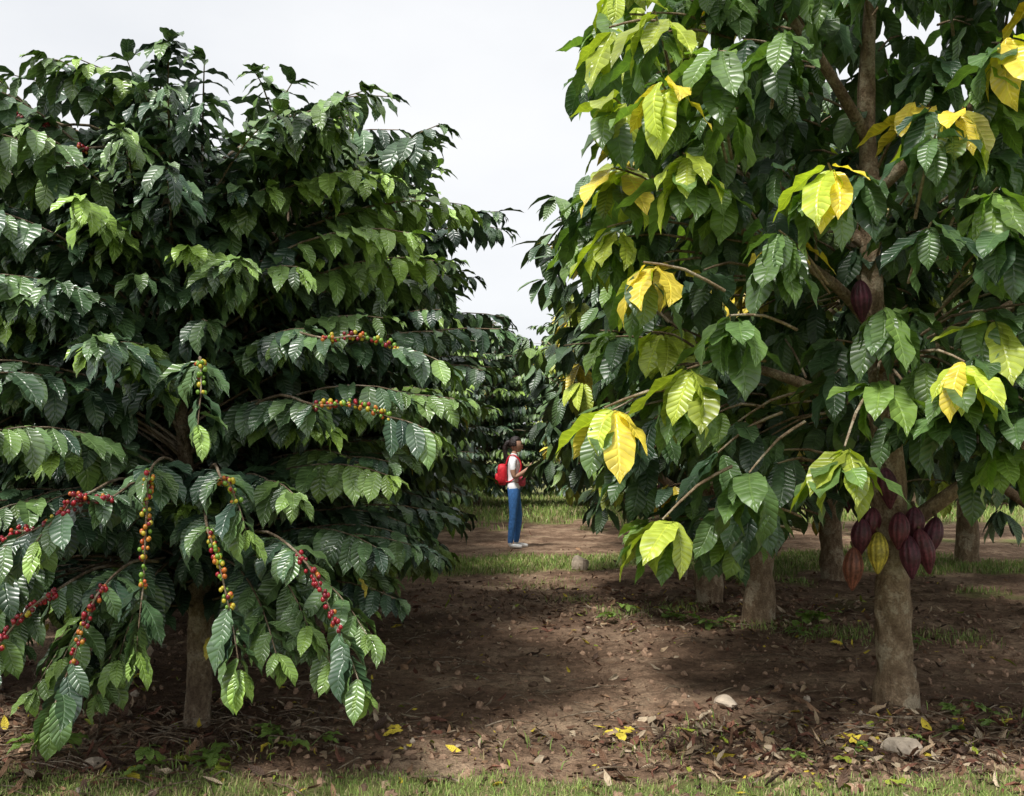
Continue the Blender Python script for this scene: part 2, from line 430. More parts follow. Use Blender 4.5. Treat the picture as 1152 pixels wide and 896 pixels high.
def cocoa_tree(prof, nc, seed, trunk, limbs, hero=False, gap=None, ys=.85, cx=0.0, ll=.29):
    global R
    R = np.random.default_rng(seed)
    LB, WB = MB(), MB()
    tube(WB, [t[0] for t in trunk], [t[1] for t in trunk], 28 if hero else 12, sub=8, rough=.2)
    lp = []
    for lb in limbs:
        tube(WB, [t[0] for t in lb], [t[1] for t in lb], 10, sub=4, rough=.08)
        for i in range(len(lb)-1):
            for t in np.linspace(0, 1, 6): lp.append(np.array(lb[i][0])*(1-t)+np.array(lb[i+1][0])*t)
    for i in range(len(trunk)-1):
        for t in np.linspace(0, 1, 6):
            p = np.array(trunk[i][0])*(1-t)+np.array(trunk[i+1][0])*t
            if p[2] > 1.3: lp.append(p)
    lp = np.array(lp)
    pz = np.array([p[0] for p in prof]); pr = np.array([p[1] for p in prof]); z0 = pz[0]; H = pz[-1]
    T, WW = (COC_T, COC_W) if hero else (LOW_T, LOW_W)
    for i in range(nc):
        z = z0+(H-z0)*((i+.5)/nc)**.95+R.uniform(-.1, .1)
        az = i*2.39996+R.uniform(-.35, .35)
        layer = R.choice([1, .82, .6, .35], p=[.58, .24, .12, .06])
        rr = np.interp(z, pz, pr)*(.8+.36*vn(az*1.5+3, z*1.8, seed))*layer*R.uniform(.92, 1.06)
        tip = np.array([math.cos(az)*rr+cx, math.sin(az)*rr*ys, z])
        if gap is not None and gap(tip): continue
        out = np.array([math.cos(az), math.sin(az), R.uniform(.1, .5)])
        n = R.integers(6, 10)
        k = R.random(); hf = (z-z0)/(H-z0)
        yk = .07+.09*hf if hero else .15+.2*hf
        if layer == 1 and k < yk*.3: cols = np.clip(YEL*R.uniform(.6, 1.0, (n, 1)), 0, 1)
        elif layer == 1 and k < yk: cols = np.clip(YG*R.uniform(.5, 1.05, (n, 1)), 0, 1)
        elif layer == 1 and k < .29: cols = green(n, .55, 'cocoa')
        elif layer == 1 and k < .48: cols = green(n, .22, 'cocoa')
        else: cols = green(n, .0, 'cocoa')
        cluster(LB, tip, out, n, ll, cols, T, WW)
        if hero or i % 3 == 0:
            j = np.argmin(np.linalg.norm(lp-tip*np.array([.55, .55, .93]), axis=1))
            twig(WB, lp[j], tip, .010)
    return LB, WB, lp

CA = np.array([2.16, 5.6, 0.])
trunkA = [((0, 0, -.12), .15), ((0, 0, .03), .120), ((-.01, 0, .3), .10), ((-.015, 0, .7), .093), ((-.03, 0, 1.15), .088), ((-.07, .03, 1.7), .078), ((-.11, .05, 2.2), .065), ((-.12, .06, 2.8), .055), ((-.15, .05, 3.5), .045), ((-.1, .05, 4.4), .02)]
limbsA = [[((0, 0, .98), .05), ((.28, -.1, 1.22), .04), ((.62, -.2, 1.5), .034), ((1.1, -.3, 1.95), .025), ((1.6, -.3, 2.3), .012)],
          [((-.09, .03, 2.1), .04), ((-.4, -.15, 2.36), .03), ((-.9, -.3, 2.6), .022), ((-1.5, -.4, 2.75), .01)],
          [((-.11, .05, 1.95), .045), ((.35, .1, 2.1), .035), ((.9, .1, 2.4), .03), ((1.6, .1, 2.9), .012)],
          [((-.12, .05, 2.6), .04), ((-.6, .5, 3.1), .03), ((-1.3, .9, 3.5), .012)], [((-.12, .05, 2.9), .04), ((.5, -.5, 3.5), .028), ((1.1, -.8, 4.1), .012)],
          [((-.07, .05, 1.6), .04), ((-.5, .2, 1.85), .03), ((-1.1, .2, 2.0), .022), ((-1.6, .0, 1.9), .01)],
          [((-.13, .05, 3.2), .035), ((-.7, -.4, 3.7), .025), ((-1.3, -.6, 4.1), .012)], [((-.1, .05, 2.3), .04), ((0, .8, 2.8), .028), ((.1, 1.5, 3.1), .012)],
          [((-.08, 0, 1.9), .03), ((-.3, -.6, 1.95), .022), ((-.5, -1.2, 1.9), .012)]]
def gapA(t):
    lx = t[0]-.386*t[1]      # open windows in the canopy on the path side
    if t[0] > .12 and t[2] < 1.45: return True
    if t[1] < .1 and abs(lx) < .30 and t[2] < 1.58: return True
    if t[0] > -.45 and t[1] > -.3 and t[2] < 1.4: return True
    if t[1] < .1 and abs(lx+.18) < .22 and 2.12 < t[2] < 2.62: return True
    if t[1] < .1 and abs(lx+.2) < .12 and 3.05 < t[2] < 3.4: return True
    return False
profC = [(1.0, 1.45), (1.25, 1.7), (2.0, 1.82), (2.8, 1.88), (3.6, 1.92), (4.2, 1.75), (4.8, 1.2), (5.1, .6)]
LB, WB, lp = cocoa_tree(profC, 960, 31, trunkA, limbsA, True, gapA, .82, .32, .30)
flush = [(.62, 4.15, 2.98, 'y', 6), (.54, 4.1, 2.22, 'y', 5), (.38, 4.1, 1.62, 'y', 5), (.72, 4.1, 1.78, 'g', 5), (1.27, 4.0, 2.60, 'y', 7), (1.32, 3.95, 1.46, 'g', 6),
         (1.82, 4.0, 1.80, 'y', 6), (1.86, 4.1, 2.86, 'y', 6), (2.0, 4.0, 3.1, 'y', 5), (.72, 4.2, 2.7, 'g', 6), (.45, 4.5, 3.05, 'g', 6), (.45, 4.6, 3.4, 'g', 6), (.50, 4.9, 3.7, 'g', 6), (.62, 4.1, 1.16, 'g', 6),
         (1.15, 4.2, 3.2, 'd', 5), (.6, 4.2, 3.3, 'g', 6), (1.0, 4.2, 1.35, 'd', 6), (1.55, 4.15, 2.05, 'd', 7), (.45, 4.7, 2.5, 'g', 6), (.48, 4.7, 2.78, 'y', 5), (.85, 4.1, 3.1, 'd', 6), (1.1, 4.1, 2.35, 'd', 6), (.9, 4.1, 2.0, 'd', 6)]
for x, y, z, k, n in flush:
    tip = np.array([x, y, z])-CA
    out = np.array([tip[0]*.5, -1.0, .2])
    if k == 'y':
        cols = np.clip(YEL*R.uniform(.75, 1.15, (n, 1)), 0, 1); mk = R.random(n) < .3; cols[mk] = YG*1.1
        if R.random() < .35: cols[0] = PALE
    elif k == 'g': cols = np.clip(YG*R.uniform(.5, 1.0, (n, 1)), 0, 1)
    else: cols = green(n, .2, 'cocoa')
    cluster(LB, tip, out, n, .31, cols)
    cluster(LB, tip+np.array([0, .08, -.05]), out, 7, .31, green(7, .2, 'cocoa'))
    j = np.argmin(np.linalg.norm(lp-tip*np.array([.6, .6, .95]), axis=1)); twig(WB, lp[j], tip, .01)
# pods
PV, PF = sphere_t(40, 18)
def pod(B, p, L, r, col, tilt=(0, 0), m=0):
    V = PV.copy(); th = np.arctan2(V[:, 1], V[:, 0]); z = V[:, 2].copy()
    prof = np.sqrt(np.clip(1-z**2, 0.0004, 1))
    prof = prof*(1-.30*np.clip(-z, 0, 1)**1.5)*(1-.12*np.clip(z, 0, 1)**2)
    rr = prof*(1+.07*np.cos(th*10)*(1-z**4)-.02*np.cos(th*5))
    zz = z*.5
    zz = np.where(z < -.8, zz-(-.8-z)*.45, zz)
    W = np.stack([np.cos(th)*rr*r, np.sin(th)*rr*r, zz*L], 1)
    tx, ty = tilt
    W[:, 0] += W[:, 2]*tx; W[:, 1] += W[:, 2]*ty
    W = W+np.array(p)
    c = np.array(col)*(1+.35*np.cos(th*10)[:, None])*(1+.2*np.sin(z*7+p[0]*40))[:, None]
    B.add(W, PF, np.clip(c, 0, 1), None, m)
    tube(B, [np.array(p)+np.array([tx*L*.5, ty*L*.5, L*.48]), np.array(p)+np.array([tx*L*.55, ty*L*.6+.03, L*.62])], [.009, .012], 6, (.12, .08, .04), sub=1)
PB = MB()
MAR = (.082, .021, .034); MAR2 = (.11, .027, .038); YP = (.42, .34, .05); ORB = (.18, .065, .042)
for x, y, z, c, L in [(1.88, 5.36, 2.26, MAR, .21), (2.045, 5.42, 1.25, MAR, .21), (1.90, 5.42, .985, MAR, .19), (1.985, 5.40, .90, YP, .21), (1.86, 5.43, .81, ORB, .22),
                      (2.095, 5.39, 1.02, MAR2, .19), (2.15, 5.38, .88, MAR, .22), (2.235, 5.40, .91, MAR2, .23), (2.295, 5.44, .98, MAR, .21), (2.20, 5.45, 1.05, MAR, .18), (1.97, 5.47, 1.05, MAR2, .17)]:
    pod(PB, np.array([x, y, z])-CA, L, .053, c, (R.uniform(-.25, .25), R.uniform(-.1, .1)))
heroC = [('trunk_and_limbs', WB.mesh('cocoa_wood', [M_cocb])), ('foliage', LB.mesh('cocoa_foliage', [M_coc])), ('cocoa_pods', PB.mesh('cocoa_pods', [M_pod]))]
add_tree('cocoa_tree', heroC, (CA[0], CA[1]))

coc_gen = []
for sd in (41, 42):
    rr = np.random.default_rng(sd)
    tk = [((0, 0, -.1), .17), ((0, 0, .05), .135), ((.02, 0, .5), .115), ((.04, .02, 1.1), .10), ((.0, .05, 1.7), .08), ((0, 0, 2.6), .05), ((0, 0, 3.8), .02)]
    lb = []
    for i in range(6):
        a = i*1.05+rr.uniform(-.3, .3); s = (.9+.25*i)
        d = np.array([math.cos(a), math.sin(a), 0])
        lb.append([(np.array([.02, .03, s]), .05), (d*.6+np.array([0, 0, s+.4]), .035), (d*1.1+np.array([0, 0, s+.8]), .022), (d*1.6+np.array([0, 0, s+1.2]), .01)])
    pf = [(1.0, 1.15), (1.3, 1.45), (2.0, 1.6), (3.0, 1.65), (3.7, 1.45), (4.2, .95), (4.5, .3)]
    LB, WB, _ = cocoa_tree(pf, 370, sd, tk, lb, False, (lambda t: t[2] < 1.3 and R.random() < .5), 1.0, 0, .30)
    PB = MB()
    for k in range(6):
        a = R.uniform(0, 6.28); pod(PB, (math.cos(a)*.17, math.sin(a)*.17, R.uniform(.6, 1.3)), .18, .045, [MAR, MAR2, MAR, YP][k % 4])
    coc_gen.append([('trunk_and_limbs', WB.mesh('cocoa_wood', [M_cocb])), ('foliage', LB.mesh('cocoa_foliage', [M_cocb_])), ('cocoa_pods', PB.mesh('cocoa_pods', [M_pod]))])
for x, y, g, rz, s in [(2.05, 8.3, 0, .5, 1.0), (1.84, 9.3, 1, 2.5, .98), (1.86, 11.2, 0, 4, .84), (5.8, 12.7, 1, 1, 1.1), (4.7, 8.8, 1, 3, 1.0), (2.45, 14.6, 1, 5, 1.0), (3.6, 11.2, 0, 2.2, 1.0),
                       (2.5, 18.0, 0, 1, 1.1), (8.2, 11.0, 0, 3, 1.1), (6.8, 17.5, 0, 2, 1.1), (2.6, 22, 1, 4, 1.15)]:
    add_tree('cocoa_tree', coc_gen[g], (x, y), rz, s)

# distant plantation rows closing the view
dist = obj('distant_trees', None)
rr = random.Random(5)
for row, y in enumerate((26.5, 32)):
    for x in np.arange(-21-row*3, 26+row*3, 2.9 if row == 0 else 3.4):
        xx = x+rr.uniform(-.3, .3); yy = y+rr.uniform(-.8, .8)
        pr = coc_gen[rr.randrange(2)] if rr.random() < .35 and not -3 < xx < 3 else cof_gen[1]
        s = rr.uniform(1.35, 1.6)
        for nm, me in pr[:2]:
            obj('distant_tree_'+nm, me, dist, (xx, yy, float(gh(xx, yy))-.25), rr.uniform(0, 6.28), s)

# ---------------------------------------------------------------- ground
def axis(a, b, fine0, fine1, step, g=1.12):
    v = list(np.arange(fine0, fine1, step)); s = step; x = v[0]
    while x > a: s *= g; x -= s; v.insert(0, x)
    s = step; x = v[-1]
    while x < b: s *= g; x += s; v.append(x)
    return np.array(v)
xs = axis(-400, 400, -4, 6, .04); ys_ = axis(-60, 700, 3.0, 8, .035, 1.035)
X, Y = np.meshgrid(xs, ys_)
Z = gh(X, Y)
nx, ny = len(xs), len(ys_)
i = np.arange(ny-1)[:, None]; j = np.arange(nx-1)[None]
F = np.stack([i*nx+j, i*nx+j+1, (i+1)*nx+j+1, (i+1)*nx+j], -1).reshape(-1, 4)
def grassiness(x, y):
    n = fbm(x*1.3, y*1.3, 21, 4)
    g = np.zeros_like(n)
    g = np.maximum(g, np.clip((4.42-y+(n-.5)*.6)/.15, 0, 1))
    band = np.clip(1-np.abs(y-12.6-.35*np.sin(x*.8))/1.5, 0, 1)
    g = np.maximum(g, np.clip((band*1.3+n-1.0)*3.5, 0, 1)*(x > -1.5))
    g = np.maximum(g, np.clip((y-19.5)/2+(n-.5)*4, 0, 1)*.95)
    g = np.maximum(g, np.clip((n-.62)*9, 0, 1)*np.clip((y-8)/3, 0, 1)*(x > 2.4))
    return g
G = grassiness(X, Y)
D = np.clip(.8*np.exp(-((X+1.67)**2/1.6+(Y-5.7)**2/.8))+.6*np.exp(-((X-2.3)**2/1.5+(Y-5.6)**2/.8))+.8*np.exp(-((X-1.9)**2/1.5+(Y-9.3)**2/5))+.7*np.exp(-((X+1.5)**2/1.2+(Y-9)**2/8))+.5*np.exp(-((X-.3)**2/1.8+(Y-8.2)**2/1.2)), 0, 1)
GB = MB()
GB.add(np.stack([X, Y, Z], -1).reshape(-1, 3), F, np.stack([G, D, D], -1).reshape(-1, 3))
m, nt = newmat('soil'); L = nt.links.new
at = N_(nt, 'ShaderNodeAttribute', attribute_name='lcol'); sp = N_(nt, 'ShaderNodeSeparateColor'); L(at.outputs['Color'], sp.inputs[0])
tc = N_(nt, 'ShaderNodeTexCoord'); ob = tc.outputs['Object']
n1 = noise(nt, 1.5, 6, ob, .65); n2 = noise(nt, 14, 8, ob, .7); n3 = noise(nt, 70, 5, ob, .6)
c = ramp(nt, n1, [(.38, (.17, .105, .067)), (.5, (.28, .182, .118)), (.62, (.44, .31, .205))])
c = mixc(nt, 1.0, c, ramp(nt, n2, [(.30, .42), (.5, .98), (.70, 1.5)]), 'MULTIPLY')
c = mixc(nt, 1.0, c, ramp(nt, n3, [(.3, .62), (.7, 1.35)]), 'MULTIPLY')
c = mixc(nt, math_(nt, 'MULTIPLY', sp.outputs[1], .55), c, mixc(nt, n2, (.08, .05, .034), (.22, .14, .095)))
gc = mixc(nt, n2, (.09, .15, .03), (.26, .33, .09))
c = mixc(nt, math_(nt, 'MULTIPLY', sp.outputs[0], ramp(nt, n2, [(.35, .35), (.6, .9)])), c, gc)
p = N_(nt, 'ShaderNodeBsdfPrincipled'); L(c, p.inputs['Base Color']); p.inputs['Roughness'].default_value = .95; p.inputs['Specular IOR Level'].default_value = .15
b = N_(nt, 'ShaderNodeBump'); b.inputs['Distance'].default_value = .05; b.inputs['Strength'].default_value = 1
L(math_(nt, 'ADD', n2, math_(nt, 'MULTIPLY', n3, .35)), b.inputs['Height']); L(b.outputs[0], p.inputs['Normal'])
o = N_(nt, 'ShaderNodeOutputMaterial'); L(p.outputs[0], o.inputs[0])
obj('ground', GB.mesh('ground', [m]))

# grass
R = np.random.default_rng(3)
def grass(B, x, y, h, w, cols):
    n = len(x); z = gh(x, y)-.004
    a = R.uniform(0, 6.28, n); lean = R.uniform(.1, .9, n); la = R.uniform(0, 6.28, n)
    s = np.stack([np.cos(a), np.sin(a), np.zeros(n)], 1)*w[:, None]*.5
    P = np.stack([x, y, z], 1)
    l1 = np.stack([np.cos(la)*lean*h*.25, np.sin(la)*lean*h*.25, h*.55], 1); l2 = np.stack([np.cos(la)*lean*h*.8, np.sin(la)*lean*h*.8, h*(1-.35*lean)], 1)
    V = np.stack([P-s, P+s, P+l1-s*.8, P+l1+s*.8, P+l2-s*.1, P+l2+s*.1], 1).reshape(-1, 3)
    q = np.array([[0, 1, 3, 2], [2, 3, 5, 4]])
    F = (np.arange(n)[:, None, None]*6+q[None]).reshape(-1, 4)
    B.add(V, F, np.repeat(cols, 6, axis=0))
def gcols(n):
    k = R.random(n)[:, None]
    c = np.array([.13, .23, .045])*(1-k)+np.array([.33, .42, .11])*k
    dry = R.random(n) < .25; c[dry] = np.array([.46, .38, .20])*R.uniform(.6, 1.1, (dry.sum(), 1))
    return c
B = MB()
def scatter(n, x0, x1, y0, y1, thr=0.25):
    x = R.uniform(x0, x1, n); y = R.uniform(y0, y1, n); g = grassiness(x, y)
    k = R.random(n) < np.clip(g-thr+.3, 0, 1)*(g > thr)
    return x[k], y[k]
x, y = scatter(80000, -3.5, 3.8, 3.2, 4.75, .10); grass(B, x, y, R.uniform(.010, .05, len(x)), R.uniform(.0025, .005, len(x)), gcols(len(x)))
x, y = scatter(70000, -1.5, 12, 10.0, 15, .2); grass(B, x, y, R.uniform(.03, .10, len(x)), R.uniform(.006, .013, len(x)), gcols(len(x)))
x, y = scatter(40000, -4, 16, 18, 34, .2); grass(B, x, y, R.uniform(.05, .2, len(x)), R.uniform(.012, .03, len(x)), gcols(len(x)))
for cx, cy, r, n in [(.95, 8.6, .25, 250), (2.6, 7.7, .35, 500), (3.4, 7.6, .3, 300), (1.5, 8.9, .3, 200), (1.0, 5.1, .2, 60), (-1.4, 4.7, .3, 100), (2.9, 5.1, .35, 200), (.3, 10.6, .5, 200), (.0, 4.8, .4, 40), (.6, 9.4, .3, 150), (2.0, 8.0, .3, 200), (.7, 4.75, .25, 90)]:
    x = cx+R.normal(0, r*.5, n); y = cy+R.normal(0, r*.5, n); grass(B, x, y, R.uniform(.02, .08, n), R.uniform(.004, .008, n), gcols(n))
obj('grass', B.mesh('grass', [M_gr]))

# leaf litter
B = MB()
def litter(n, cx, cy, rx, ry, lmin=.02, lmax=.12, bright=0.03):
    x = R.normal(cx, rx, n); y = R.normal(cy, ry, n)
    k = y > 3.7; x = x[k]; y = y[k]; n = len(x)
    P = np.stack([x, y, gh(x, y)+R.uniform(.003, .018, n)], 1)
    a = R.uniform(0, 6.28, n)
    A = np.stack([np.cos(a), np.sin(a), R.normal(0, .22, n)], 1); Nn = np.stack([R.normal(0, .45, n), R.normal(0, .45, n), np.ones(n)], 1)
    L = lmin+(lmax-lmin)*R.random(n)**2
    pal = np.array([[.18, .10, .06], [.28, .17, .10], [.11, .066, .044], [.38, .28, .18], [.20, .09, .06], [.09, .058, .042], [.46, .37, .26]])
    c = pal[R.integers(0, len(pal), n)]*R.uniform(.7, 1.3, (n, 1))
    q = R.random(n); c[q < bright] = YEL*.8; c[(q > bright) & (q < bright*1.6)] = YG*.6
    leaves(B, P, A, Nn, L, L*R.uniform(.25, .5, n), R.uniform(-1.5, 2.5, n), R.uniform(-.5, 1.2, n), c, LOW_T, LOW_W, .2)
litter(2200, -1.9, 4.9, .75, .5); litter(900, -3.2, 5.2, .7, .7); litter(2600, 2.2, 4.95, .8, .42, bright=.03); litter(1200, 1.3, 4.7, .5, .25)
litter(1600, 1.9, 8.6, 1.0, .9); litter(900, -1.5, 8, .7, 1.4); litter(900, .6, 9.2, .9, .9); litter(700, 4, 7, 1.2, 1.5); litter(1100, .2, 6.8, 1.3, 1.4, .012, .08, .012); litter(700, 0, 4.95, .9, .4, .012, .10, .04)
litter(300, .5, 12, 1.5, 2.5, .04, .12); litter(400, 4, 11, 2.5, 2.5)
for cx, cy, cc, l in [(-1.28, 4.52, YG*.5, .13), (-1.55, 4.62, YG*.45, .12), (-1.1, 4.85, YG*.5, .1), (-.55, 5.0, YEL*.8, .11), (.55, 5.0, YEL*.8, .12), (.62, 5.05, YEL*.7, .09), (1.65, 4.85, YEL*.9, .16), (1.72, 4.95, YEL*.7, .12), (1.5, 4.6, YG*.6, .1), (-1.75, 4.45, YEL*.6, .1), (-.5, 4.7, YEL*.8, .06)]:
    n = 2
    P = np.array([[cx+R.uniform(-.03, .03), cy+R.uniform(-.03, .03), float(gh(cx, cy))+.02] for _ in range(n)]); a = R.uniform(0, 6.28, n)
    leaves(B, P, np.stack([np.cos(a), np.sin(a), R.uniform(0, .3, n)], 1), np.tile([0.1, -.2, 1.], (n, 1)), l, l*.45, R.uniform(.3, 1.0, n), .2, np.tile(cc, (n, 1)), COC_T, COC_W, .05)
obj('leaf_litter', B.mesh('leaf_litter', [M_dry]))

# clods and pebbles
B = MB()
CV, CF = sphere_t(7, 5)
n = 16000
x = R.uniform(-4, 5, n); y = 3.8+R.random(n)**1.5*8
k = R.random(n) < (.25+.9*fbm(x*1.7, y*1.7, 77, 3)**2); x = x[k]; y = y[k]; n = len(x)
r = .003+.024*R.random(n)**4
V = CV[None]*(1+R.uniform(-.3, .3, (n, len(CV), 1)))*r[:, None, None]*R.uniform(.6, 1.2, (n, 1, 3))+np.stack([x, y, gh(x, y)+r*.2], 1)[:, None]
F = (np.arange(n)[:, None, None]*len(CV)+CF[None]).reshape(-1, 4)
c = np.array([.25, .165, .11])*R.uniform(.5, 1.6, (n, 1)); pk = R.random(n) < .02; c[pk] = (.42, .35, .27)
B.add(V.reshape(-1, 3), F, np.repeat(c, len(CV), axis=0))
obj('soil_clods', B.mesh('soil_clods', [M_clod], False))

# twigs
B = MB()
def twigs(n, cx, cy, rx, ry):
    for _ in range(n):
        x = R.normal(cx, rx); y = max(R.normal(cy, ry), 4.3); a = R.uniform(0, 6.28); l = R.uniform(.06, .4)
        z = float(gh(x, y))
        d = np.array([math.cos(a), math.sin(a), 0])*l
        p = np.array([x, y, z+.012])
        k = R.uniform(.5, 1.5)
        tube(B, [p, p+d*.5+np.array([R.normal(0, .02), R.normal(0, .02), R.uniform(0, .04)]), p+d], [.004*k, .0035*k, .002*k], 5, (.2, .13, .08), sub=3)
twigs(190, -1.8, 5.0, .6, .35); twigs(100, 2.1, 5.0, .8, .4); twigs(50, 1.5, 8.6, .9, .8); twigs(60, -.9, 6.5, .6, .8); twigs(30, .3, 5.6, .8, .6)
obj('fallen_twigs', B.mesh('fallen_twigs', [M_cofb]))

# rocks
def rock(x, y, s, seed):
    r_ = np.random.default_rng(seed)
    V, F = sphere_t(18, 12)
    d = nrm(V)
    k = np.ones(len(V))
    for _ in range(9):
        pl = nrm(r_.normal(0, 1, 3)); k = np.minimum(k, r_.uniform(.55, .8)/np.maximum(d@pl, .3))
    V = d*np.clip(k, .4, 1)[:, None]*np.array(s)
    b = MB(); b.add(V, F, (.3, .3, .3))
    obj('rock', b.mesh('rock', [M_rock], False), None, (x, y, float(gh(x, y))+s[2]*.3), r_.uniform(0, 6))
rock(1.84, 4.70, (.10, .07, .07), 1); rock(1.2, 5.55, (.085, .06, .05), 7); rock(-1.95, 4.62, (.07, .05, .03), 3); rock(.85, 12.1, (.13, .1, .16), 4); rock(2.6, 12.5, (.16, .1, .1), 5)

# weeds
def weed(x, y, n, L, seed):
    global R
    R = np.random.default_rng(seed); b = MB()
    for s in range(max(2, n//5)):
        o_ = np.array([R.normal(0, .06), R.normal(0, .05), 0]); h = R.uniform(.03, .12)
        lean = np.array([R.normal(0, .05), R.normal(0, .05), h])
        tube(b, [o_, o_+lean*.5, o_+lean], [.003, .0025, .002], 5, (.1, .16, .04), sub=1)
        q = 5; a = R.uniform(0, 6.28, q)
        A = np.stack([np.cos(a), np.sin(a), R.uniform(-.2, .5, q)], 1); l = L*R.uniform(.6, 1.1, q)
        leaves(b, np.tile(o_+lean, (q, 1))-np.array([0, 0, 1.])*R.uniform(0, h*.5, (q, 1)), A, np.tile([0, 0, 1.], (q, 1))+.05, l, l*.5, R.uniform(.3, 1, q), .2, green(q, .7), m=0)
    obj('weed_plant', b.mesh('weed', [M_coc]), None, (x, y, float(gh(x, y))))
for i_, (x, y, n, l) in enumerate([(-1.15, 5.0, 14, .1), (-1.0, 4.75, 9, .1), (-2.1, 4.65, 14, .13), (-1.4, 4.55, 8, .12), (2.35, 5.4, 16, .1), (2.5, 5.15, 14, .09), (2.05, 5.0, 8, .08), (1.35, 8.4, 22, .13), (2.45, 8.2, 22, .15), (2.2, 7.6, 16, .12), (1.0, 8.7, 14, .1), (3.2, 8.2, 14, .1), (-2.3, 4.5, 6, .08), (1.6, 7.9, 18, .12), (2.9, 7.2, 14, .1), (-1.75, 4.55, 10, .12), (2.75, 5.0, 10, .08), (.75, 8.2, 12, .1), (1.45, 4.6, 6, .07)]):
    weed(x, y, n, l, 100+i_)

# ---------------------------------------------------------------- person
def solid(name, col, rough=.7, var=.12, ns=30, bump=0): return simple(name, col, rough, ns, var, bump, .3)
M_skin = solid('skin', (.42, .24, .16), .55); M_shirt = solid('white_cotton', (.80, .80, .82), .85, .06, 12, .01); M_jean = solid('denim', (.05, .16, .40), .85, .2, 25, .01)
M_hair = solid('black_hair', (.02, .013, .011), .45, .3, 60, .01); M_shoe = solid('white_shoe', (.72, .71, .68), .6); M_red = solid('red_nylon', (.62, .022, .035), .55, .2, 15, .01)
M_pink = solid('pink_fabric', (.60, .09, .13), .8, .4, 25, .01); M_dark = solid('dark_plastic', (.02, .02, .022), .3); M_lip = solid('lips', (.32, .09, .08), .5); M_eye = solid('eyes', (.03, .02, .018), .2)
def skin_mesh(chains, roots):
    verts = []; idx = {}; edges = []; rad = []; seg = []
    for ch in chains:
        prev = None
        for (p, r, lab) in ch:
            key = tuple(round(v, 4) for v in p)
            if key not in idx: idx[key] = len(verts); verts.append(p); rad.append(r)
            k = idx[key]
            if prev is not None: edges.append((prev, k)); seg.append((prev, k, lab))
            prev = k
    me = bpy.data.meshes.new('skel'); me.from_pydata(verts, edges, []); o = bpy.data.objects.new('skel', me); scene.collection.objects.link(o)
    o.modifiers.new('Skin', 'SKIN'); s = o.modifiers.new('Sub', 'SUBSURF'); s.levels = 2; s.render_levels = 2
    rts = [idx[tuple(round(v, 4) for v in p)] for p in roots]
    for i, d in enumerate(me.skin_vertices[0].data):
        r = rad[i]; d.radius = (r, r) if not hasattr(r, '__len__') else r; d.use_root = i in rts
    bpy.context.view_layer.update()
    dg = bpy.context.evaluated_depsgraph_get()
    out = bpy.data.meshes.new_from_object(o.evaluated_get(dg))
    bpy.data.objects.remove(o)
    return out, np.array(verts), np.array([np.mean(r) for r in rad]), seg
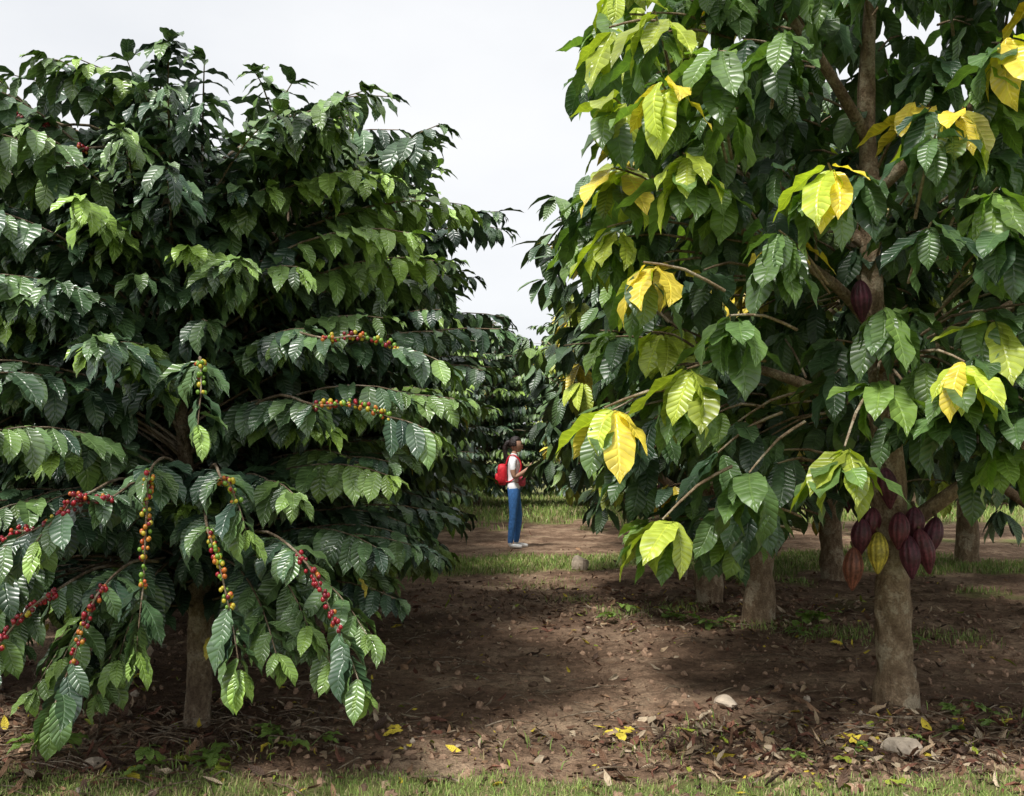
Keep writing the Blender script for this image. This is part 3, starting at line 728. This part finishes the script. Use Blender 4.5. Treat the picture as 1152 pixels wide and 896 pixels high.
def person(loc, rz):
    mats = [M_skin, M_shirt, M_jean, M_shoe]
    pel = ((0, 0, .93), .115, 2)
    ch = [[pel, ((-.005, 0, 1.04), .10, 1), ((.0, 0, 1.16), .108, 1), ((-.005, 0, 1.28), .112, 1), ((-.005, 0, 1.36), .07, 1), ((.005, 0, 1.41), .045, 0), ((.02, 0, 1.47), .045, 0)]]
    for s in (-1, 1):
        st = .05 if s > 0 else -.03
        ch.append([pel, ((0, s*.085, .86), .098, 2), ((.01+st*.4, s*.09, .68), .08, 2), ((.02+st, s*.09, .48), .06, 2), ((.0+st, s*.09, .3), .058, 2), ((-.02+st, s*.09, .10), .045, 2), ((-.02+st, s*.09, .05), .036, 3), ((.07+st, s*.095, .04), .038, 3), ((.16+st, s*.10, .032), .028, 3)])
        ch.append([((-.005, 0, 1.28), .112, 1), ((-.01, s*.10, 1.325), .062, 1), ((-.015, s*.165, 1.30), .056, 1), ((-.01, s*.195, 1.19), .05, 1), ((.01, s*.205, 1.06), .036, 0), ((.12, s*.15, 1.12), .032, 0), ((.21, s*.085, 1.19), .024, 0), ((.25, s*.06, 1.215), (.022, .03), 0)])
    me, V, rd, seg = skin_mesh(ch, [(0, 0, .93)])
    for m_ in mats: me.materials.append(m_)
    for p in me.polygons:
        c = np.array(p.center); best = 1e9; lab = 0
        for a, b, l in seg:
            pa, pb = V[a], V[b]; t = np.clip(np.dot(c-pa, pb-pa)/np.dot(pb-pa, pb-pa), 0, 1); d = np.linalg.norm(c-(pa*(1-t)+pb*t))-(rd[a]*(1-t)+rd[b]*t)
            if d < best: best = d; lab = l
        if lab in (1, 2) and abs(c[1]) < .17: lab = 1 if c[2] > .90 else 2
        p.material_index = lab; p.use_smooth = True
    e = obj('standing_woman', None, None, loc, rz)
    obj('body', me, e)
    ch = []; roots = []
    for s in (-1, 1):
        for k in range(4):
            L = (.03, .034, .032, .025)[k]; z = 1.235-.017*k
            r0 = (.255, s*.062, z)
            roots.append(r0)
            ch.append([(r0, .009, 0), ((.255+L, s*.05, z+.004), .0085, 0), ((.26+L*1.35, s*.028, z+.006), .008, 0), ((.25+L, s*.008, z+.004), .007, 0)])
        r0 = (.24, s*.05, 1.235); roots.append(r0)
        ch.append([(r0, .011, 0), ((.25, s*.03, 1.262), .0095, 0), ((.268, s*.016, 1.275), .008, 0)])
    fm, *_ = skin_mesh(ch, roots); fm.materials.append(M_skin)
    for p in fm.polygons: p.use_smooth = True
    obj('fingers', fm, e)
    V, F = sphere_t(40, 28); d = nrm(V)
    x, y, z = d[:, 0], d[:, 1], d[:, 2]
    W = d*np.array([.092, .072, .112])
    jaw = np.clip(-z, 0, 1); W[:, 1] *= 1-.3*jaw; W[:, 0] += .012*jaw; W[:, 0] *= 1-.1*jaw*(x < 0)
    W[:, 0] += (.024*np.exp(-((z+.12)/.12)**2-(y/.13)**2)+.010*np.exp(-((z+.42)/.09)**2-(y/.25)**2)+.012*np.exp(-((z+.85)/.15)**2-(y/.3)**2)-.008*np.exp(-((z-.08)/.1)**2-((np.abs(y)-.36)/.15)**2))*(x > .1)
    b = MB(); hc = np.array([.03, 0, 1.545]); b.add(W+hc, F, (.4, .2, .1)); hm = b.mesh('head', [M_skin]); obj('head', hm, e)
    def blob(nm, c, s, mat, nu=14, nv=10):
        v, f = sphere_t(nu, nv); b = MB(); b.add(v*np.array(s)+np.array(c), f, (.5, .5, .5)); return obj(nm, b.mesh(nm, [mat]), e)
    for s in (-1, 1):
        blob('ear', (.02, s*.073, 1.54), (.016, .008, .028), M_skin); blob('eye', (.107, s*.029, 1.553), (.008, .013, .007), M_eye)
        blob('eyebrow', (.115, s*.03, 1.572), (.005, .018, .004), M_hair)
    blob('mouth', (.128, 0, 1.495), (.007, .022, .007), M_lip)
    W = d*np.array([.106, .083, .124]); face = (x > .25) & (z < .52); W[face] = (d*np.array([.07, .055, .09]))[face]; low = (z < -.25); W[low] *= .75
    b = MB(); b.add(W+hc+np.array([-.008, 0, .006]), F, (0, 0, 0)); obj('hair', b.mesh('hair', [M_hair]), e)
    b = MB(); tube(b, [(-.06, 0, 1.58), (-.10, 0, 1.575), (-.135, 0, 1.50), (-.13, 0, 1.40), (-.12, 0, 1.32), (-.115, 0, 1.28)], [.03, .032, .036, .033, .024, .006], 12, (0, 0, 0), sub=4, rough=.15); obj('ponytail', b.mesh('ponytail', [M_hair]), e)
    def rbox(nm, c, s, mat, e_=4.0):
        v, f = sphere_t(28, 20); dd = nrm(v); k = (np.abs(dd)**e_).sum(1)**(-1/e_); b = MB(); b.add(dd*k[:, None]*np.array(s)+np.array(c), f, (0, 0, 0)); return obj(nm, b.mesh(nm, [mat]), e)
    rbox('backpack', (-.175, 0, 1.10), (.07, .13, .16), M_red); rbox('backpack_pocket', (-.25, 0, 1.04), (.03, .10, .08), M_red); rbox('backpack_panel', (-.245, 0, 1.17), (.012, .08, .025), M_dark)
    for s in (-1, 1):
        b = MB(); tube(b, [(-.12, s*.085, 1.24), (-.07, s*.09, 1.37), (.02, s*.095, 1.385), (.10, s*.10, 1.28), (.09, s*.115, 1.15), (-.02, s*.13, 1.02), (-.12, s*.10, .99)], [.010]*7, 8, (0, 0, 0), sub=4); obj('strap', b.mesh('strap', [M_red]), e)
    rbox('waist_bag', (.12, 0, 1.0), (.055, .11, .075), M_pink, 3.2); rbox('waist_band', (.0, 0, .985), (.116, .122, .012), M_pink, 2.6)
    rbox('phone', (.285, 0, 1.245), (.006, .035, .065), M_dark, 8)
person((.03, 14.86, float(gh(.03, 14.86))), -.05)

# ---------------------------------------------------------------- light, world, camera
sd = Vector((-.32, -.46, .90)).normalized()
w = bpy.data.worlds.new('World'); scene.world = w; w.use_nodes = True; nt = w.node_tree; nt.nodes.clear(); L = nt.links.new
sky = N_(nt, 'ShaderNodeTexSky'); sky.sky_type = 'NISHITA'; sky.sun_disc = False
sky.sun_elevation = math.asin(sd.z); sky.sun_rotation = math.atan2(sd.x, sd.y)
tc = N_(nt, 'ShaderNodeTexCoord'); mp = N_(nt, 'ShaderNodeMapping'); mp.inputs['Scale'].default_value = (1, 1, 2.2); L(tc.outputs['Generated'], mp.inputs[0])
nz = noise(nt, 2.2, 6, mp.outputs[0], .5)
cl = ramp(nt, nz, [(.3, (.82, .84, .87)), (.55, (.94, .95, .965)), (.75, (1.0, 1.0, 1.0))])
b1 = N_(nt, 'ShaderNodeBackground'); b1.inputs[1].default_value = .12; L(sky.outputs[0], b1.inputs[0])
b2 = N_(nt, 'ShaderNodeBackground'); b2.inputs[1].default_value = 1.08; L(cl, b2.inputs[0])
mx = N_(nt, 'ShaderNodeMixShader'); mx.inputs[0].default_value = .93; L(b1.outputs[0], mx.inputs[1]); L(b2.outputs[0], mx.inputs[2])
o = N_(nt, 'ShaderNodeOutputWorld'); L(mx.outputs[0], o.inputs[0])
sl = bpy.data.lights.new('sun', 'SUN'); sl.energy = 4.6; sl.angle = math.radians(12); sl.color = (1, .97, .92)
so = obj('sun', sl); so.rotation_euler = (-sd).to_track_quat('-Z', 'Y').to_euler()
cam = bpy.data.cameras.new('camera'); co = obj('camera', cam, None, (0, 0, 1.42)); co.rotation_euler = (math.radians(90), 0, 0)
cam.lens = 35; cam.sensor_width = 36; cam.shift_y = .0538; cam.clip_end = 2000; scene.camera = co
scene.view_settings.view_transform = 'Standard'; scene.view_settings.look = 'None'; scene.view_settings.exposure = 0
